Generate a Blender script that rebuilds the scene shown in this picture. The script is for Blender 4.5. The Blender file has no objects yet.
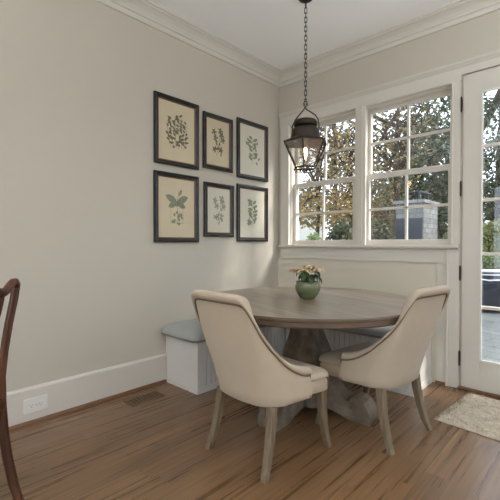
import bpy, bmesh, math, random
from mathutils import Vector, Matrix
random.seed(7)
PI = math.pi
UPLIGHT_FILL = 40
S = bpy.context.scene
COL = S.collection
V = Vector

# ------------------------------------------------------------------ materials
def lin(c):
    return tuple(((x/255)/12.92 if x/255 <= .04045 else ((x/255+.055)/1.055)**2.4) for x in c) + (1,)

class NT:
    def __init__(s, name):
        s.m = bpy.data.materials.new(name); s.m.use_nodes = True
        s.t = s.m.node_tree; s.t.nodes.clear()
        s.out = s.n('ShaderNodeOutputMaterial')
    def n(s, typ, **kw):
        nd = s.t.nodes.new(typ)
        for k, v in kw.items(): setattr(nd, k, v)
        return nd
    def l(s, a, b): s.t.links.new(a, b)
    def coord(s): return s.n('ShaderNodeTexCoord').outputs['Object']
    def mapped(s, src, scale=(1,1,1), rot=(0,0,0), loc=(0,0,0)):
        m = s.n('ShaderNodeMapping'); s.l(src, m.inputs[0])
        m.inputs['Scale'].default_value = scale; m.inputs['Rotation'].default_value = rot; m.inputs['Location'].default_value = loc
        return m.outputs[0]
    def noise(s, src, scale, detail=3, rough=.5, dist=0):
        t = s.n('ShaderNodeTexNoise'); s.l(src, t.inputs['Vector'])
        t.inputs['Scale'].default_value = scale; t.inputs['Detail'].default_value = detail
        t.inputs['Roughness'].default_value = rough; t.inputs['Distortion'].default_value = dist
        return t.outputs['Fac']
    def ramp(s, fac, stops):
        r = s.n('ShaderNodeValToRGB'); s.l(fac, r.inputs[0])
        e = r.color_ramp.elements
        while len(e) < len(stops): e.new(.5)
        for k, (p, c) in enumerate(stops):
            e[k].position = p; e[k].color = c if len(c) == 4 else lin(c)
        return r.outputs[0]
    def math(s, op, a, b=None):
        m = s.n('ShaderNodeMath', operation=op)
        for i, x in enumerate((a, b)):
            if x is None: continue
            if isinstance(x, (int, float)): m.inputs[i].default_value = x
            else: s.l(x, m.inputs[i])
        return m.outputs[0]
    def mix(s, fac, a, b, blend='MIX'):
        m = s.n('ShaderNodeMix', data_type='RGBA', blend_type=blend)
        for sock, x in ((m.inputs[0], fac), (m.inputs[6], a), (m.inputs[7], b)):
            if isinstance(x, (int, float)): sock.default_value = x
            elif isinstance(x, tuple): sock.default_value = x
            else: s.l(x, sock)
        return m.outputs[2]
    def bsdf(s, col, rough=.5, spec=.5, metal=0, bump=None, bs=.2, bd=.01, coat=0, sheen=0):
        b = s.n('ShaderNodeBsdfPrincipled')
        if isinstance(col, tuple): b.inputs['Base Color'].default_value = col
        else: s.l(col, b.inputs['Base Color'])
        if isinstance(rough, (int, float)): b.inputs['Roughness'].default_value = rough
        else: s.l(rough, b.inputs['Roughness'])
        b.inputs['Specular IOR Level'].default_value = spec
        b.inputs['Metallic'].default_value = metal
        b.inputs['Coat Weight'].default_value = coat
        b.inputs['Sheen Weight'].default_value = sheen
        if bump is not None:
            k = s.n('ShaderNodeBump'); k.inputs['Strength'].default_value = bs; k.inputs['Distance'].default_value = bd
            s.l(bump, k.inputs['Height']); s.l(k.outputs[0], b.inputs['Normal'])
        s.l(b.outputs[0], s.out.inputs[0]); return b

def plain(name, c, rough=.5, spec=.5, metal=0, var=.06, scale=6, bump=0, bscale=60, sheen=0, coat=0):
    t = NT(name); co = t.coord(); base = lin(c)
    f = t.noise(co, scale, 3)
    col = t.mix(f, tuple(x*(1-var) for x in base[:3])+(1,), tuple(min(1, x*(1+var)) for x in base[:3])+(1,))
    bp = t.noise(co, bscale, 2) if bump else None
    t.bsdf(col, rough, spec, metal, bp, bump, .004, coat, sheen)
    return t.m

M = {}
M['wall'] = plain('wall_paint', (195,187,173), .75, .25, var=.015, scale=2, bump=.05, bscale=250)
M['ceiling'] = plain('ceiling_paint', (243,243,242), .85, .2, var=.01, scale=2, bump=.04, bscale=200)
M['trim'] = plain('trim_paint', (210,203,192), .4, .45, var=.012, scale=3)
M['panel_paint'] = plain('wainscot_paint', (212,203,186), .6, .35, var=.012, scale=3)
M['bench'] = plain('bench_paint', (216,212,205), .45, .4, var=.02, scale=3)
M['shoe'] = plain('stained_shoe', (112,78,50), .4, .5, var=.25, scale=12)
M['bronze'] = plain('dark_bronze', (52,44,38), .45, .5, .6, var=.25, scale=30)
M['aged_metal'] = plain('aged_metal', (50,45,41), .5, .5, .55, var=.35, scale=18, bump=.1, bscale=80)
M['roof_metal'] = plain('lantern_copper', (58,48,41), .5, .5, .5, var=.35, scale=14, bump=.1, bscale=60)
M['black_frame'] = plain('black_frame', (28,25,25), .25, .5, var=.25, scale=25)
M['brown_frame'] = plain('brown_frame_lip', (96,70,46), .4, .5, var=.25, scale=30)
M['paper'] = plain('aged_paper', (204,190,162), .8, .2, var=.06, scale=5)
M['paper_pale'] = plain('pale_paper', (208,202,184), .8, .2, var=.05, scale=5)
M['ink_dark'] = plain('ink_dark', (112,108,92), .8, .1, var=.4, scale=40)
M['ink_green'] = plain('ink_green', (132,136,114), .8, .1, var=.35, scale=40)
M['ink_grey'] = plain('ink_grey', (150,148,130), .8, .1, var=.3, scale=40)
M['fabric'] = plain('linen_fabric', (192,176,154), .9, .2, var=.05, scale=14, bump=.25, bscale=420, sheen=.15)
M['fabric_light'] = plain('linen_fabric_pale', (186,172,152), .9, .2, var=.05, scale=14, bump=.25, bscale=420, sheen=.15)
M['welt'] = plain('welt_cord', (118,102,82), .9, .2, var=.1, scale=30)
M['cushion'] = plain('grey_cushion', (164,165,161), .8, .3, var=.06, scale=10, bump=.2, bscale=300, sheen=.1)
M['cushion_side'] = plain('grey_cushion_welt', (118,118,110), .8, .3, var=.08, scale=10)
M['pot'] = plain('green_glaze', (98,108,74), .18, .6, var=.15, scale=14, coat=.5)
M['soil'] = plain('soil', (60,46,36), .95, .1, var=.4, scale=60, bump=.5, bscale=90)
M['leafgreen'] = plain('leaf_dark', (52,74,44), .5, .4, var=.35, scale=20)
M['bract'] = plain('bract_cream', (224,200,156), .6, .3, var=.2, scale=18)
M['bract_orange'] = plain('bract_orange', (186,138,92), .6, .3, var=.25, scale=18)
M['stem'] = plain('pale_stem', (150,146,116), .7, .3, var=.2, scale=30)
M['plate'] = plain('outlet_plastic', (226,222,214), .35, .5, var=.01)
M['slot'] = plain('outlet_slots', (120,116,110), .5, .4, var=.05)
M['vent'] = plain('register_brown', (118,94,68), .45, .5, .3, var=.2, scale=20)
M['vent_dark'] = plain('register_dark', (84,65,47), .7, .3, var=.1)
M['navy'] = plain('navy_canvas', (42,45,53), .8, .2, var=.1, scale=12, bump=.2, bscale=200)
M['pale_canvas'] = plain('pale_piping', (214,214,216), .8, .2, var=.05)
M['white_house'] = plain('white_stucco', (226,224,214), .8, .2, var=.05, scale=3)
M['fence'] = plain('dark_fence', (70,58,50), .8, .2, var=.25, scale=8)
M['bark'] = plain('bark', (70,60,52), .95, .1, var=.4, scale=14, bump=.6, bscale=20)
M['dark_slate'] = plain('dark_slate', (46,52,62), .6, .4, var=.2, scale=8)
M['can'] = plain('lamp_trim_white', (230,230,228), .5, .4, var=.01)

def wood(name, cols, axis='y', stretch=14, scale=6, rough=.4, spec=.5, bump=.08, wear=None):
    t = NT(name); co = t.coord()
    sc = {'x': (1, stretch, stretch), 'y': (stretch, 1, stretch), 'z': (stretch, stretch, 1)}[axis]
    mp = t.mapped(co, sc)
    f = t.noise(mp, scale*.35, 6, .6, .6)
    col = t.ramp(f, cols)
    if wear:
        g = t.noise(co, 9, 4, .6); w = t.ramp(g, [(.48, (0,0,0,1)), (.8, (.6,.6,.6,1))])
        col = t.mix(w, col, lin(wear))
    t.bsdf(col, rough, spec, 0, f, bump, .004)
    return t.m
M['leg'] = wood('weathered_oak_leg', [(.3, (96,82,64)), (.55, (122,107,87)), (.75, (140,126,105))], 'z', 16, 8, .55, .35)
M['leg_dark'] = wood('weathered_oak_leg_alt', [(.3, (100,84,64)), (.55, (128,112,90)), (.75, (146,132,110))], 'z', 16, 8, .55, .35)  # second oak tone, slightly lighter, not used by any object
M['mahogany'] = wood('mahogany', [(.3, (54,32,22)), (.55, (86,52,34)), (.75, (112,72,48))], 'z', 10, 6, .25, .5, .03)
M['pedestal'] = wood('weathered_pedestal', [(.3, (78,67,56)), (.5, (106,94,80)), (.75, (138,127,112))], 'z', 5, 7, .6, .35, .15, wear=(168,160,148))

M['foot_wood'] = wood('weathered_foot_wood', [(.3, (88,74,60)), (.5, (124,110,93)), (.75, (164,152,136))], 'z', .25, 9, .55, .4, .1, wear=(186,178,166))
def tabletop_mat():
    t = NT('weathered_tabletop'); co = t.coord()
    mp = t.mapped(co, (1,1,1), (0,0,math.radians(20)))
    sx = t.n('ShaderNodeSeparateXYZ'); t.l(mp, sx.inputs[0])
    u = t.math('DIVIDE', sx.outputs[1], .14)
    pid = t.math('FLOOR', u)
    wn = t.n('ShaderNodeTexWhiteNoise', noise_dimensions='1D'); t.l(pid, wn.inputs['W'])
    fr = t.math('FRACT', u); d = t.math('ABSOLUTE', t.math('SUBTRACT', fr, .5))
    groove = t.ramp(d, [(.455, (0,0,0,1)), (.5, (1,1,1,1))])
    g = t.noise(t.mapped(mp, (.9,9,9)), 3, 4, .5, .4)
    col = t.ramp(g, [(.3, (124,110,95)), (.5, (142,128,112)), (.7, (160,147,132))])
    tint = t.ramp(wn.outputs['Value'], [(0, (.76,.73,.69,1)), (1, (1.02,1.01,1.0,1))])
    col = t.mix(1.0, col, tint, 'MULTIPLY')
    st = t.noise(mp, 3.5, 4, .6)
    col = t.mix(t.ramp(st, [(.5, (0,0,0,1)), (.7, (.4,.4,.4,1))]), col, lin((112,92,74)))
    col = t.mix(t.mix(1.0, groove, (.10,.10,.10,1), 'MULTIPLY'), col, lin((88,74,62)))
    rg = t.ramp(g, [(.3, (.24,.24,.24,1)), (.8, (.38,.38,.38,1))])
    t.bsdf(col, .3, .5, 0, g, .012, .002)
    return t.m
M['tabletop'] = tabletop_mat()
M['table_edge'] = wood('table_edge', [(.3, (60,48,39)), (.5, (92,76,62)), (.7, (124,104,86))], 'z', .4, 9, .5, .4, .15, wear=(112,88,66))

def floor_mat():
    t = NT('oak_plank_floor'); co = t.coord()
    sx = t.n('ShaderNodeSeparateXYZ'); t.l(co, sx.inputs[0])
    u = t.math('DIVIDE', sx.outputs[0], .122); pid = t.math('FLOOR', u)
    wn = t.n('ShaderNodeTexWhiteNoise', noise_dimensions='1D'); t.l(pid, wn.inputs['W'])
    vy = t.math('ADD', t.math('DIVIDE', sx.outputs[1], 1.35), t.math('MULTIPLY', wn.outputs['Value'], 7.3))
    bid = t.math('FLOOR', vy)
    cmb = t.n('ShaderNodeCombineXYZ'); t.l(pid, cmb.inputs[0]); t.l(bid, cmb.inputs[1])
    w2 = t.n('ShaderNodeTexWhiteNoise', noise_dimensions='2D'); t.l(cmb.outputs[0], w2.inputs['Vector'])
    rnd = w2.outputs['Value']
    # per-board offset grain coordinates
    off = t.n('ShaderNodeVectorMath', operation='SCALE'); t.l(w2.outputs['Color'], off.inputs[0]); off.inputs['Scale'].default_value = 9
    add = t.n('ShaderNodeVectorMath', operation='ADD'); t.l(co, add.inputs[0]); t.l(off.outputs[0], add.inputs[1])
    fine = t.noise(t.mapped(add.outputs[0], (22, .5, 1)), 2.0, 5, .6, .2)
    # cathedral figure: long nested arches
    col = t.ramp(fine, [(.25, (92,66,44)), (.45, (122,92,63)), (.62, (142,110,79)), (.8, (164,131,98))])
    m2 = t.mapped(add.outputs[0], (6.0, .5, 1))
    big = t.noise(m2, 1.1, 2, .5, .25)
    ring = t.math('FRACT', t.math('MULTIPLY', big, 10))
    ringv = t.ramp(ring, [(0, (.54,.47,.40,1)), (.16, (.8,.76,.72,1)), (.42, (1,1,1,1)), (.88, (1,1,1,1)), (1, (.54,.47,.40,1))])
    gfac = t.noise(t.mapped(co, (3, .8, 1)), 1.0, 2)
    col = t.mix(1.0, col, t.mix(t.ramp(gfac, [(.44, (.06,.06,.06,1)), (.66, (.95,.95,.95,1))]), (1,1,1,1), ringv), 'MULTIPLY')
    blot = t.noise(co, 1.7, 3, .55)
    col = t.mix(1.0, col, t.ramp(blot, [(.3, (.82,.80,.78,1)), (.65, (1.05,1.04,1.02,1))]), 'MULTIPLY')
    tint = t.ramp(rnd, [(0, (.84,.82,.80,1)), (.5, (.95,.94,.93,1)), (1, (1.07,1.06,1.04,1))])
    col = t.mix(1.0, col, tint, 'MULTIPLY')
    fx = t.math('ABSOLUTE', t.math('SUBTRACT', t.math('FRACT', u), .5))
    fy = t.math('ABSOLUTE', t.math('SUBTRACT', t.math('FRACT', vy), .5))
    seam = t.math('MAXIMUM', t.math('GREATER_THAN', fx, .491), t.math('GREATER_THAN', fy, .4992))
    col = t.mix(t.math('MULTIPLY', seam, .35), col, lin((40,28,20)))
    h = t.math('SUBTRACT', t.math('MULTIPLY', fine, .35), seam)
    rg = t.ramp(fine, [(.2, (.24,.24,.24,1)), (.8, (.34,.34,.34,1))])
    t.bsdf(col, rg, .75, 0, h, .10, .002)
    return t.m
M['floor'] = floor_mat()

def slate_mat():
    t = NT('slate_patio'); co = t.coord()
    b = t.n('ShaderNodeTexBrick'); t.l(t.mapped(co, (1,1,1), (0,0,.35)), b.inputs['Vector'])
    b.inputs['Scale'].default_value = 1.1; b.inputs['Mortar Size'].default_value = .018
    b.inputs['Color1'].default_value = lin((84,88,88)); b.inputs['Color2'].default_value = lin((106,108,106)); b.inputs['Mortar'].default_value = lin((66,65,62))
    n = t.noise(co, 3, 4)
    col = t.mix(.5, b.outputs['Color'], t.ramp(n, [(.3, (70,76,76)), (.6, (102,104,100)), (.8, (122,116,108))]))
    t.bsdf(col, .6, .4, 0, n, .2, .01); return t.m
M['slate'] = slate_mat()

def stone_mat():
    t = NT('stacked_stone'); co = t.coord()
    sx = t.n('ShaderNodeSeparateXYZ'); t.l(co, sx.inputs[0])
    cm = t.n('ShaderNodeCombineXYZ'); t.l(t.math('ADD', sx.outputs[0], sx.outputs[1]), cm.inputs[0]); t.l(sx.outputs[2], cm.inputs[1])
    b = t.n('ShaderNodeTexBrick'); t.l(cm.outputs[0], b.inputs['Vector'])
    b.inputs['Scale'].default_value = 2.6; b.inputs['Mortar Size'].default_value = .02; b.inputs['Row Height'].default_value = .28; b.inputs['Brick Width'].default_value = .8
    b.inputs['Color1'].default_value = lin((88,89,88)); b.inputs['Color2'].default_value = lin((138,138,135)); b.inputs['Mortar'].default_value = lin((56,55,54))
    n = t.noise(co, 7, 5, .6)
    col = t.mix(.45, b.outputs['Color'], t.ramp(n, [(.3, (66,68,70)), (.55, (118,118,116)), (.8, (148,142,134))]))
    t.bsdf(col, .8, .3, 0, b.outputs['Fac'], -.5, .03); return t.m
M['stone'] = stone_mat()

def grass_mat():
    t = NT('lawn'); co = t.coord(); n = t.noise(co, 4, 6, .7)
    t.bsdf(t.ramp(n, [(.3, (60,70,44)), (.6, (88,98,62)), (.8, (120,116,80))]), .9, .2, 0, n, .4, .05); return t.m
M['lawn'] = grass_mat()
M['terrace'] = plain('pale_bounce_terrace', (205,206,206), .8, .2, var=.06, scale=2)

def leaf_mat(name, cols):
    t = NT(name)
    g = t.n('ShaderNodeNewGeometry')
    col = t.ramp(g.outputs['Random Per Island'], [(p, tuple(v*.86 for v in c)) for p, c in cols])
    b = t.n('ShaderNodeBsdfPrincipled'); t.l(col, b.inputs['Base Color'])
    b.inputs['Roughness'].default_value = .5; b.inputs['Specular IOR Level'].default_value = .35
    tr = t.n('ShaderNodeBsdfTranslucent'); t.l(col, tr.inputs[0])
    mx = t.n('ShaderNodeMixShader'); mx.inputs[0].default_value = .4
    t.l(b.outputs[0], mx.inputs[1]); t.l(tr.outputs[0], mx.inputs[2]); t.l(mx.outputs[0], t.out.inputs[0])
    return t.m
M['lv_gold'] = leaf_mat('golden_leaves', [(0, (176,142,84)), (.25, (136,110,74)), (.5, (192,166,106)), (.72, (118,100,70)), (.88, (88,94,64)), (1, (206,182,120))])
M['lv_ever'] = leaf_mat('evergreen_leaves', [(0, (50,66,46)), (.4, (70,88,62)), (.7, (94,110,80)), (.9, (142,154,128)), (1, (128,112,80))])
M['lv_olive'] = leaf_mat('olive_leaves', [(0, (90,92,68)), (.4, (112,110,84)), (.65, (136,120,92)), (.85, (166,150,122)), (1, (184,164,92))])
M['lv_pink'] = leaf_mat('russet_leaves', [(0, (172,150,132)), (.4, (204,188,172)), (.7, (172,156,118)), (1, (122,130,100))])
M['lv_shrub'] = leaf_mat('shrub_leaves', [(0, (98,116,76)), (.4, (130,148,98)), (.75, (162,174,118)), (1, (188,192,146))])
M['lv_lime'] = leaf_mat('lime_shrub_leaves', [(0, (122,138,84)), (.4, (158,168,104)), (.75, (186,190,122)), (1, (204,198,148))])
M['lv_dark'] = leaf_mat('dark_shrub_leaves', [(0, (58,68,50)), (.5, (84,94,66)), (.85, (112,114,86)), (1, (148,132,104))])

def glass_mat():
    t = NT('window_glass')
    tr = t.n('ShaderNodeBsdfTransparent'); gl = t.n('ShaderNodeBsdfGlossy'); gl.inputs['Roughness'].default_value = .01
    mx = t.n('ShaderNodeMixShader'); mx.inputs[0].default_value = .045
    t.l(tr.outputs[0], mx.inputs[1]); t.l(gl.outputs[0], mx.inputs[2]); t.l(mx.outputs[0], t.out.inputs[0]); return t.m
M['glass'] = glass_mat()
def lantern_glass():
    t = NT('seeded_lantern_glass')
    tr = t.n('ShaderNodeBsdfTransparent'); tr.inputs[0].default_value = (.94,.93,.9,1)
    gl = t.n('ShaderNodeBsdfGlossy'); gl.inputs['Roughness'].default_value = .12
    n = t.noise(t.coord(), 40, 2); k = t.n('ShaderNodeBump'); k.inputs['Strength'].default_value = .4; t.l(n, k.inputs['Height']); t.l(k.outputs[0], gl.inputs['Normal'])
    mx = t.n('ShaderNodeMixShader'); mx.inputs[0].default_value = .19
    t.l(tr.outputs[0], mx.inputs[1]); t.l(gl.outputs[0], mx.inputs[2]); t.l(mx.outputs[0], t.out.inputs[0]); return t.m
M['lglass'] = lantern_glass()
def emit(name, c, s):
    t = NT(name); e = t.n('ShaderNodeEmission'); e.inputs[0].default_value = c; e.inputs[1].default_value = s
    t.l(e.outputs[0], t.out.inputs[0]); return t.m
M['bulb'] = emit('warm_bulb', (1,.66,.32,1), 16)
M['lampglow'] = emit('added_downlight_glow', (1,.93,.82,1), 6)

def rug_mat():
    t = NT('shag_rug'); co = t.coord()
    n = t.noise(co, 22, 4, .7); n2 = t.noise(t.mapped(co, (60,14,1)), 3, 3)
    col = t.ramp(t.math('ADD', t.math('MULTIPLY', n, .6), t.math('MULTIPLY', n2, .4)), [(.32, (142,126,106)), (.48, (186,172,152)), (.65, (210,198,182))])
    t.bsdf(col, .95, .1, 0, n, .8, .02); return t.m
M['rug'] = rug_mat()

# ------------------------------------------------------------------ geometry helpers
class MB:
    def __init__(s): s.b = bmesh.new()
    def add(s, verts, faces):
        vs = [s.b.verts.new(v) for v in verts]
        for f in faces:
            try: s.b.faces.new([vs[i] for i in f])
            except ValueError: pass
        return vs
    def box(s, lo, hi, mat=None):
        (a,b,c),(d,e,f) = lo, hi
        vs = [(a,b,c),(d,b,c),(d,e,c),(a,e,c),(a,b,f),(d,b,f),(d,e,f),(a,e,f)]
        if mat: vs = [mat @ V(v) for v in vs]
        s.add(vs, [(3,2,1,0),(4,5,6,7),(0,1,5,4),(1,2,6,5),(2,3,7,6),(3,0,4,7)]); return s
    def loft(s, rings, caps=True, closed=True):
        n = len(rings[0]); vs = [v for r in rings for v in r]; fs = []
        for i in range(len(rings)-1):
            for j in range(n if closed else n-1):
                k = (j+1) % n
                fs.append((i*n+j, i*n+k, (i+1)*n+k, (i+1)*n+j))
        if caps and closed:
            fs.append(tuple(range(n-1,-1,-1))); fs.append(tuple((len(rings)-1)*n+j for j in range(n)))
        s.add(vs, fs); return s
    def lathe(s, prof, n=32, c=(0,0,0), rot=0, caps=True):
        return s.loft([[(c[0]+r*math.cos(rot+2*PI*j/n), c[1]+r*math.sin(rot+2*PI*j/n), c[2]+z) for j in range(n)] for r, z in prof], caps)
    def tube(s, pts, r, n=8, closed=False, flat=1.0):
        pts = [V(p) for p in pts]; rings = []; N = len(pts)
        up = None
        for i, p in enumerate(pts):
            if closed: t = (pts[(i+1)%N]-pts[i-1])
            else: t = pts[min(i+1,N-1)]-pts[max(i-1,0)]
            t.normalize()
            if up is None:
                up = V((0,0,1)) if abs(t.z) < .9 else V((0,1,0))
            a = t.cross(up)
            if a.length < 1e-5: a = t.orthogonal()
            a.normalize(); up = a.cross(t).normalized()
            rr = r[i] if isinstance(r, (list,tuple)) else r
            rings.append([p + a*rr*math.cos(2*PI*j/n) + up*rr*flat*math.sin(2*PI*j/n) for j in range(n)])
        if closed: rings.append(rings[0]); return s.loft(rings, False)
        return s.loft(rings)
    def prism(s, poly, f0, f1):          # poly of 2-tuples, f0/f1 map (a,b)->xyz
        return s.loft([[f0(a,b) for a,b in poly], [f1(a,b) for a,b in poly]])
    def build(s, name, mat, parent=None, smooth=False, bevel=0, segs=2, loc=None, rotz=0, subsurf=0, autos=None):
        b = s.b
        if subsurf == 0 and bevel == 0: bmesh.ops.remove_doubles(b, verts=b.verts, dist=1e-6)
        else: bmesh.ops.remove_doubles(b, verts=b.verts, dist=1e-6)
        bmesh.ops.recalc_face_normals(b, faces=b.faces)
        if bevel:
            es = [e for e in b.edges if len(e.link_faces) == 2 and e.calc_face_angle(0) > .6]
            bmesh.ops.bevel(b, geom=es, offset=bevel, segments=segs, profile=.6, affect='EDGES')
        me = bpy.data.meshes.new(name); b.to_mesh(me); b.free()
        if smooth:
            for p in me.polygons: p.use_smooth = True
            if autos is not None: me.set_sharp_from_angle(angle=math.radians(autos))
        me.materials.append(M[mat] if isinstance(mat, str) else mat)
        o = bpy.data.objects.new(name, me); COL.objects.link(o)
        if parent: o.parent = parent
        if loc: o.location = loc
        o.rotation_euler.z = rotz
        if subsurf:
            m = o.modifiers.new('s', 'SUBSURF'); m.levels = m.render_levels = subsurf
        return o

def tag(o, label=None, cat=None, group=None, kind=None):
    for k, v in (('label',label),('category',cat),('group',group),('kind',kind)):
        if v: o[k] = v
    return o
def thing(name, label, cat, loc=(0,0,0), rotz=0, group=None):
    o = bpy.data.objects.new(name, None); COL.objects.link(o); o.empty_display_size = .1
    o.location = loc; o.rotation_euler.z = rotz
    return tag(o, label, cat, group)
def struct(o): o['kind'] = 'structure'; return o
def rrect(x0, y0, x1, y1, r, n=5):
    p = []
    for cx, cy, a in ((x1-r,y0+r,-PI/2),(x1-r,y1-r,0),(x0+r,y1-r,PI/2),(x0+r,y0+r,PI)):
        for k in range(n+1):
            t = a+PI/2*k/n; p.append((cx+r*math.cos(t), cy+r*math.sin(t)))
    return p

# ------------------------------------------------------------------ room shell
H = 3.06
X1, Y1 = 5.6, -6.6           # unseen right and rear walls
struct(MB().box((-.16,Y1-.16,-.12),(X1+.16,.16,0)).build('floor','floor'))
struct(MB().box((-.16,Y1-.16,H),(X1+.16,.16,H+.12)).build('ceiling','ceiling'))
struct(MB().box((-.16,Y1-.16,0),(0,.16,H)).build('wall_left','wall'))
WT = .16
wins = [(.15,.965),(1.02,1.815)]; Z0, Z1 = 1.13, 2.472
DX0, DX1, DZ = 1.885, 2.765, 2.512
wb = MB()
wb.box((0,0,0),(.15,WT,H)); wb.box((.15,0,0),(1.815,WT,Z0)); wb.box((.965,0,Z0),(1.02,WT,Z1))
wb.box((.15,0,Z1),(1.815,WT,H)); wb.box((1.815,0,0),(DX0,WT,H)); wb.box((DX0,0,DZ),(DX1,WT,H)); wb.box((DX1,0,0),(X1+.16,WT,H))
struct(wb.build('wall_back','wall'))
def big_wall(name, along, fixed, spans, zr, t):
    b = MB()
    lo, hi = along[1], along[2]
    def bx(a0,a1,z0,z1):
        if along[0] == 'y': b.box((fixed,a0,z0),(fixed+t,a1,z1))
        else: b.box((a0,fixed,z0),(a1,fixed+t,z1))
    prev = lo
    for a0,a1 in spans: bx(prev,a0,0,H); bx(a0,a1,0,zr[0]); bx(a0,a1,zr[1],H); prev = a1
    bx(prev,hi,0,H)
    return struct(b.build(name,'wall'))
RS = [(-4.2,-3.0),(-1.9,-.6)]  # window openings added in the unseen walls to let daylight in
BS = [(.8,2.3),(3.2,4.7)]
big_wall('wall_right',('y',Y1,0),X1,RS,(.35,2.5),.16)
big_wall('wall_rear',('x',0,X1),Y1-.16,BS,(.05,2.5),.16)
k = 3
for a0,a1 in RS:
    w = MB()
    for y in (a0,(a0+a1)/2-.025,a1-.05): w.box((X1+.04,y,.35),(X1+.09,y+.05,2.5))
    for z in (.35,1.42,2.45): w.box((X1+.04,a0,z),(X1+.09,a1,z+.05))
    struct(w.build('window_%d'%k,'trim')); k += 1
for a0,a1 in BS:
    w = MB()
    for x in (a0,(a0+a1)/2-.025,a1-.05): w.box((x,Y1-.1,.05),(x+.05,Y1-.05,2.5))
    for z in (.05,1.42,2.45): w.box((a0,Y1-.1,z),(a1,Y1-.05,z+.05))
    struct(w.build('window_%d'%k,'trim')); k += 1

# crown mouldings
CP = [(0,2.94),(.014,2.94),(.02,2.952),(.024,2.972),(.036,2.977),(.042,2.992),(.058,3.012),(.085,3.03),(.104,3.036),(.108,3.046),(.122,3.048),(.122,H),(0,H)]
struct(MB().prism(CP, lambda d,z:(d,Y1,z), lambda d,z:(d,-d,z)).build('trim_1','trim'))
struct(MB().prism(CP, lambda d,z:(d,-d,z), lambda d,z:(X1,-d,z)).build('trim_2','trim'))
# baseboards
BP = [(0,0),(.018,0),(.018,.222),(.014,.230),(.008,.238),(0,.238)]
struct(MB().prism(BP, lambda d,z:(d,Y1,z), lambda d,z:(d,-1.545,z)).build('baseboard_left','trim'))
SP = [(.018,0),(.036,0),(.034,.012),(.027,.02),(.018,.022)]
struct(MB().prism(SP, lambda d,z:(d,Y1,z), lambda d,z:(d,-1.545,z)).build('trim_3','shoe'))
struct(MB().prism([(a-.018,b) for a,b in SP], lambda d,z:(1.70,-d-.016,z), lambda d,z:(1.778,-d-.016,z)).build('trim_4','shoe'))

# window/door casing assembly on the back wall
def cas(x0,x1,z0,z1,d=.024,bead=True):
    m = MB(); m.box((x0,-d,z0),(x1,0,z1)); return m
t = cas(.045,.15,1.16,2.472); t.box((.145,-.03,1.16),(.158,-.0,2.472)); t.box((.045,-.03,1.16),(.062,0,2.49)); struct(t.build('trim_5','trim',bevel=.003))
t = cas(.955,1.062,1.16,2.472); t.box((.99,-.03,1.16),(1.03,0,2.472)); struct(t.build('trim_6','trim',bevel=.003))
t = cas(1.815,1.872,1.16,2.472); t.box((1.808,-.03,1.16),(1.82,0,2.472)); struct(t.build('trim_7','trim',bevel=.003))
HP = [(0,2.472),(.024,2.472),(.024,2.575),(.03,2.582),(.034,2.592),(.046,2.604),(.05,2.617),(0,2.617)]
t = MB().prism(HP, lambda d,z:(.03,-d,z), lambda d,z:(1.878,-d,z))
HP2 = [(0,2.518)]+[(.024,2.518)]+HP[2:]
t.prism(HP2, lambda d,z:(1.878,-d,z), lambda d,z:(3.0,-d,z))
struct(t.build('trim_8','trim'))
# stool and apron
SPF = [(0,1.128),(.045,1.128),(.055,1.136),(.057,1.146),(.052,1.158),(0,1.16)]
t = MB().prism(SPF, lambda d,z:(.03,-d,z), lambda d,z:(1.872,-d,z)); t.box((.15,0,1.128),(1.815,.05,1.16))
struct(t.build('trim_9','trim'))
t = MB().box((.045,-.018,1.018),(1.745,0,1.128)); t.box((.045,-.024,1.012),(1.745,0,1.02)); struct(t.build('trim_10','trim'))
struct(MB().box((.0,-.008,0),(1.705,0,1.012)).build('trim_16','panel_paint'))
t = MB().box((1.70,-.016,0),(1.778,0,1.128)); struct(t.build('trim_11','trim',bevel=.002))
# door casing left leg and right leg
t = cas(1.778,1.872,0,1.128,.026); t.box((1.778,-.034,0),(1.792,0,1.128)); struct(t.build('trim_12','trim',bevel=.003))
t = cas(2.78,2.88,0,2.518,.026); struct(t.build('trim_13','trim',bevel=.003))
# threshold
struct(MB().box((1.872,-.045,0),(2.78,.14,.018)).build('trim_14','shoe',bevel=.006))

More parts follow.
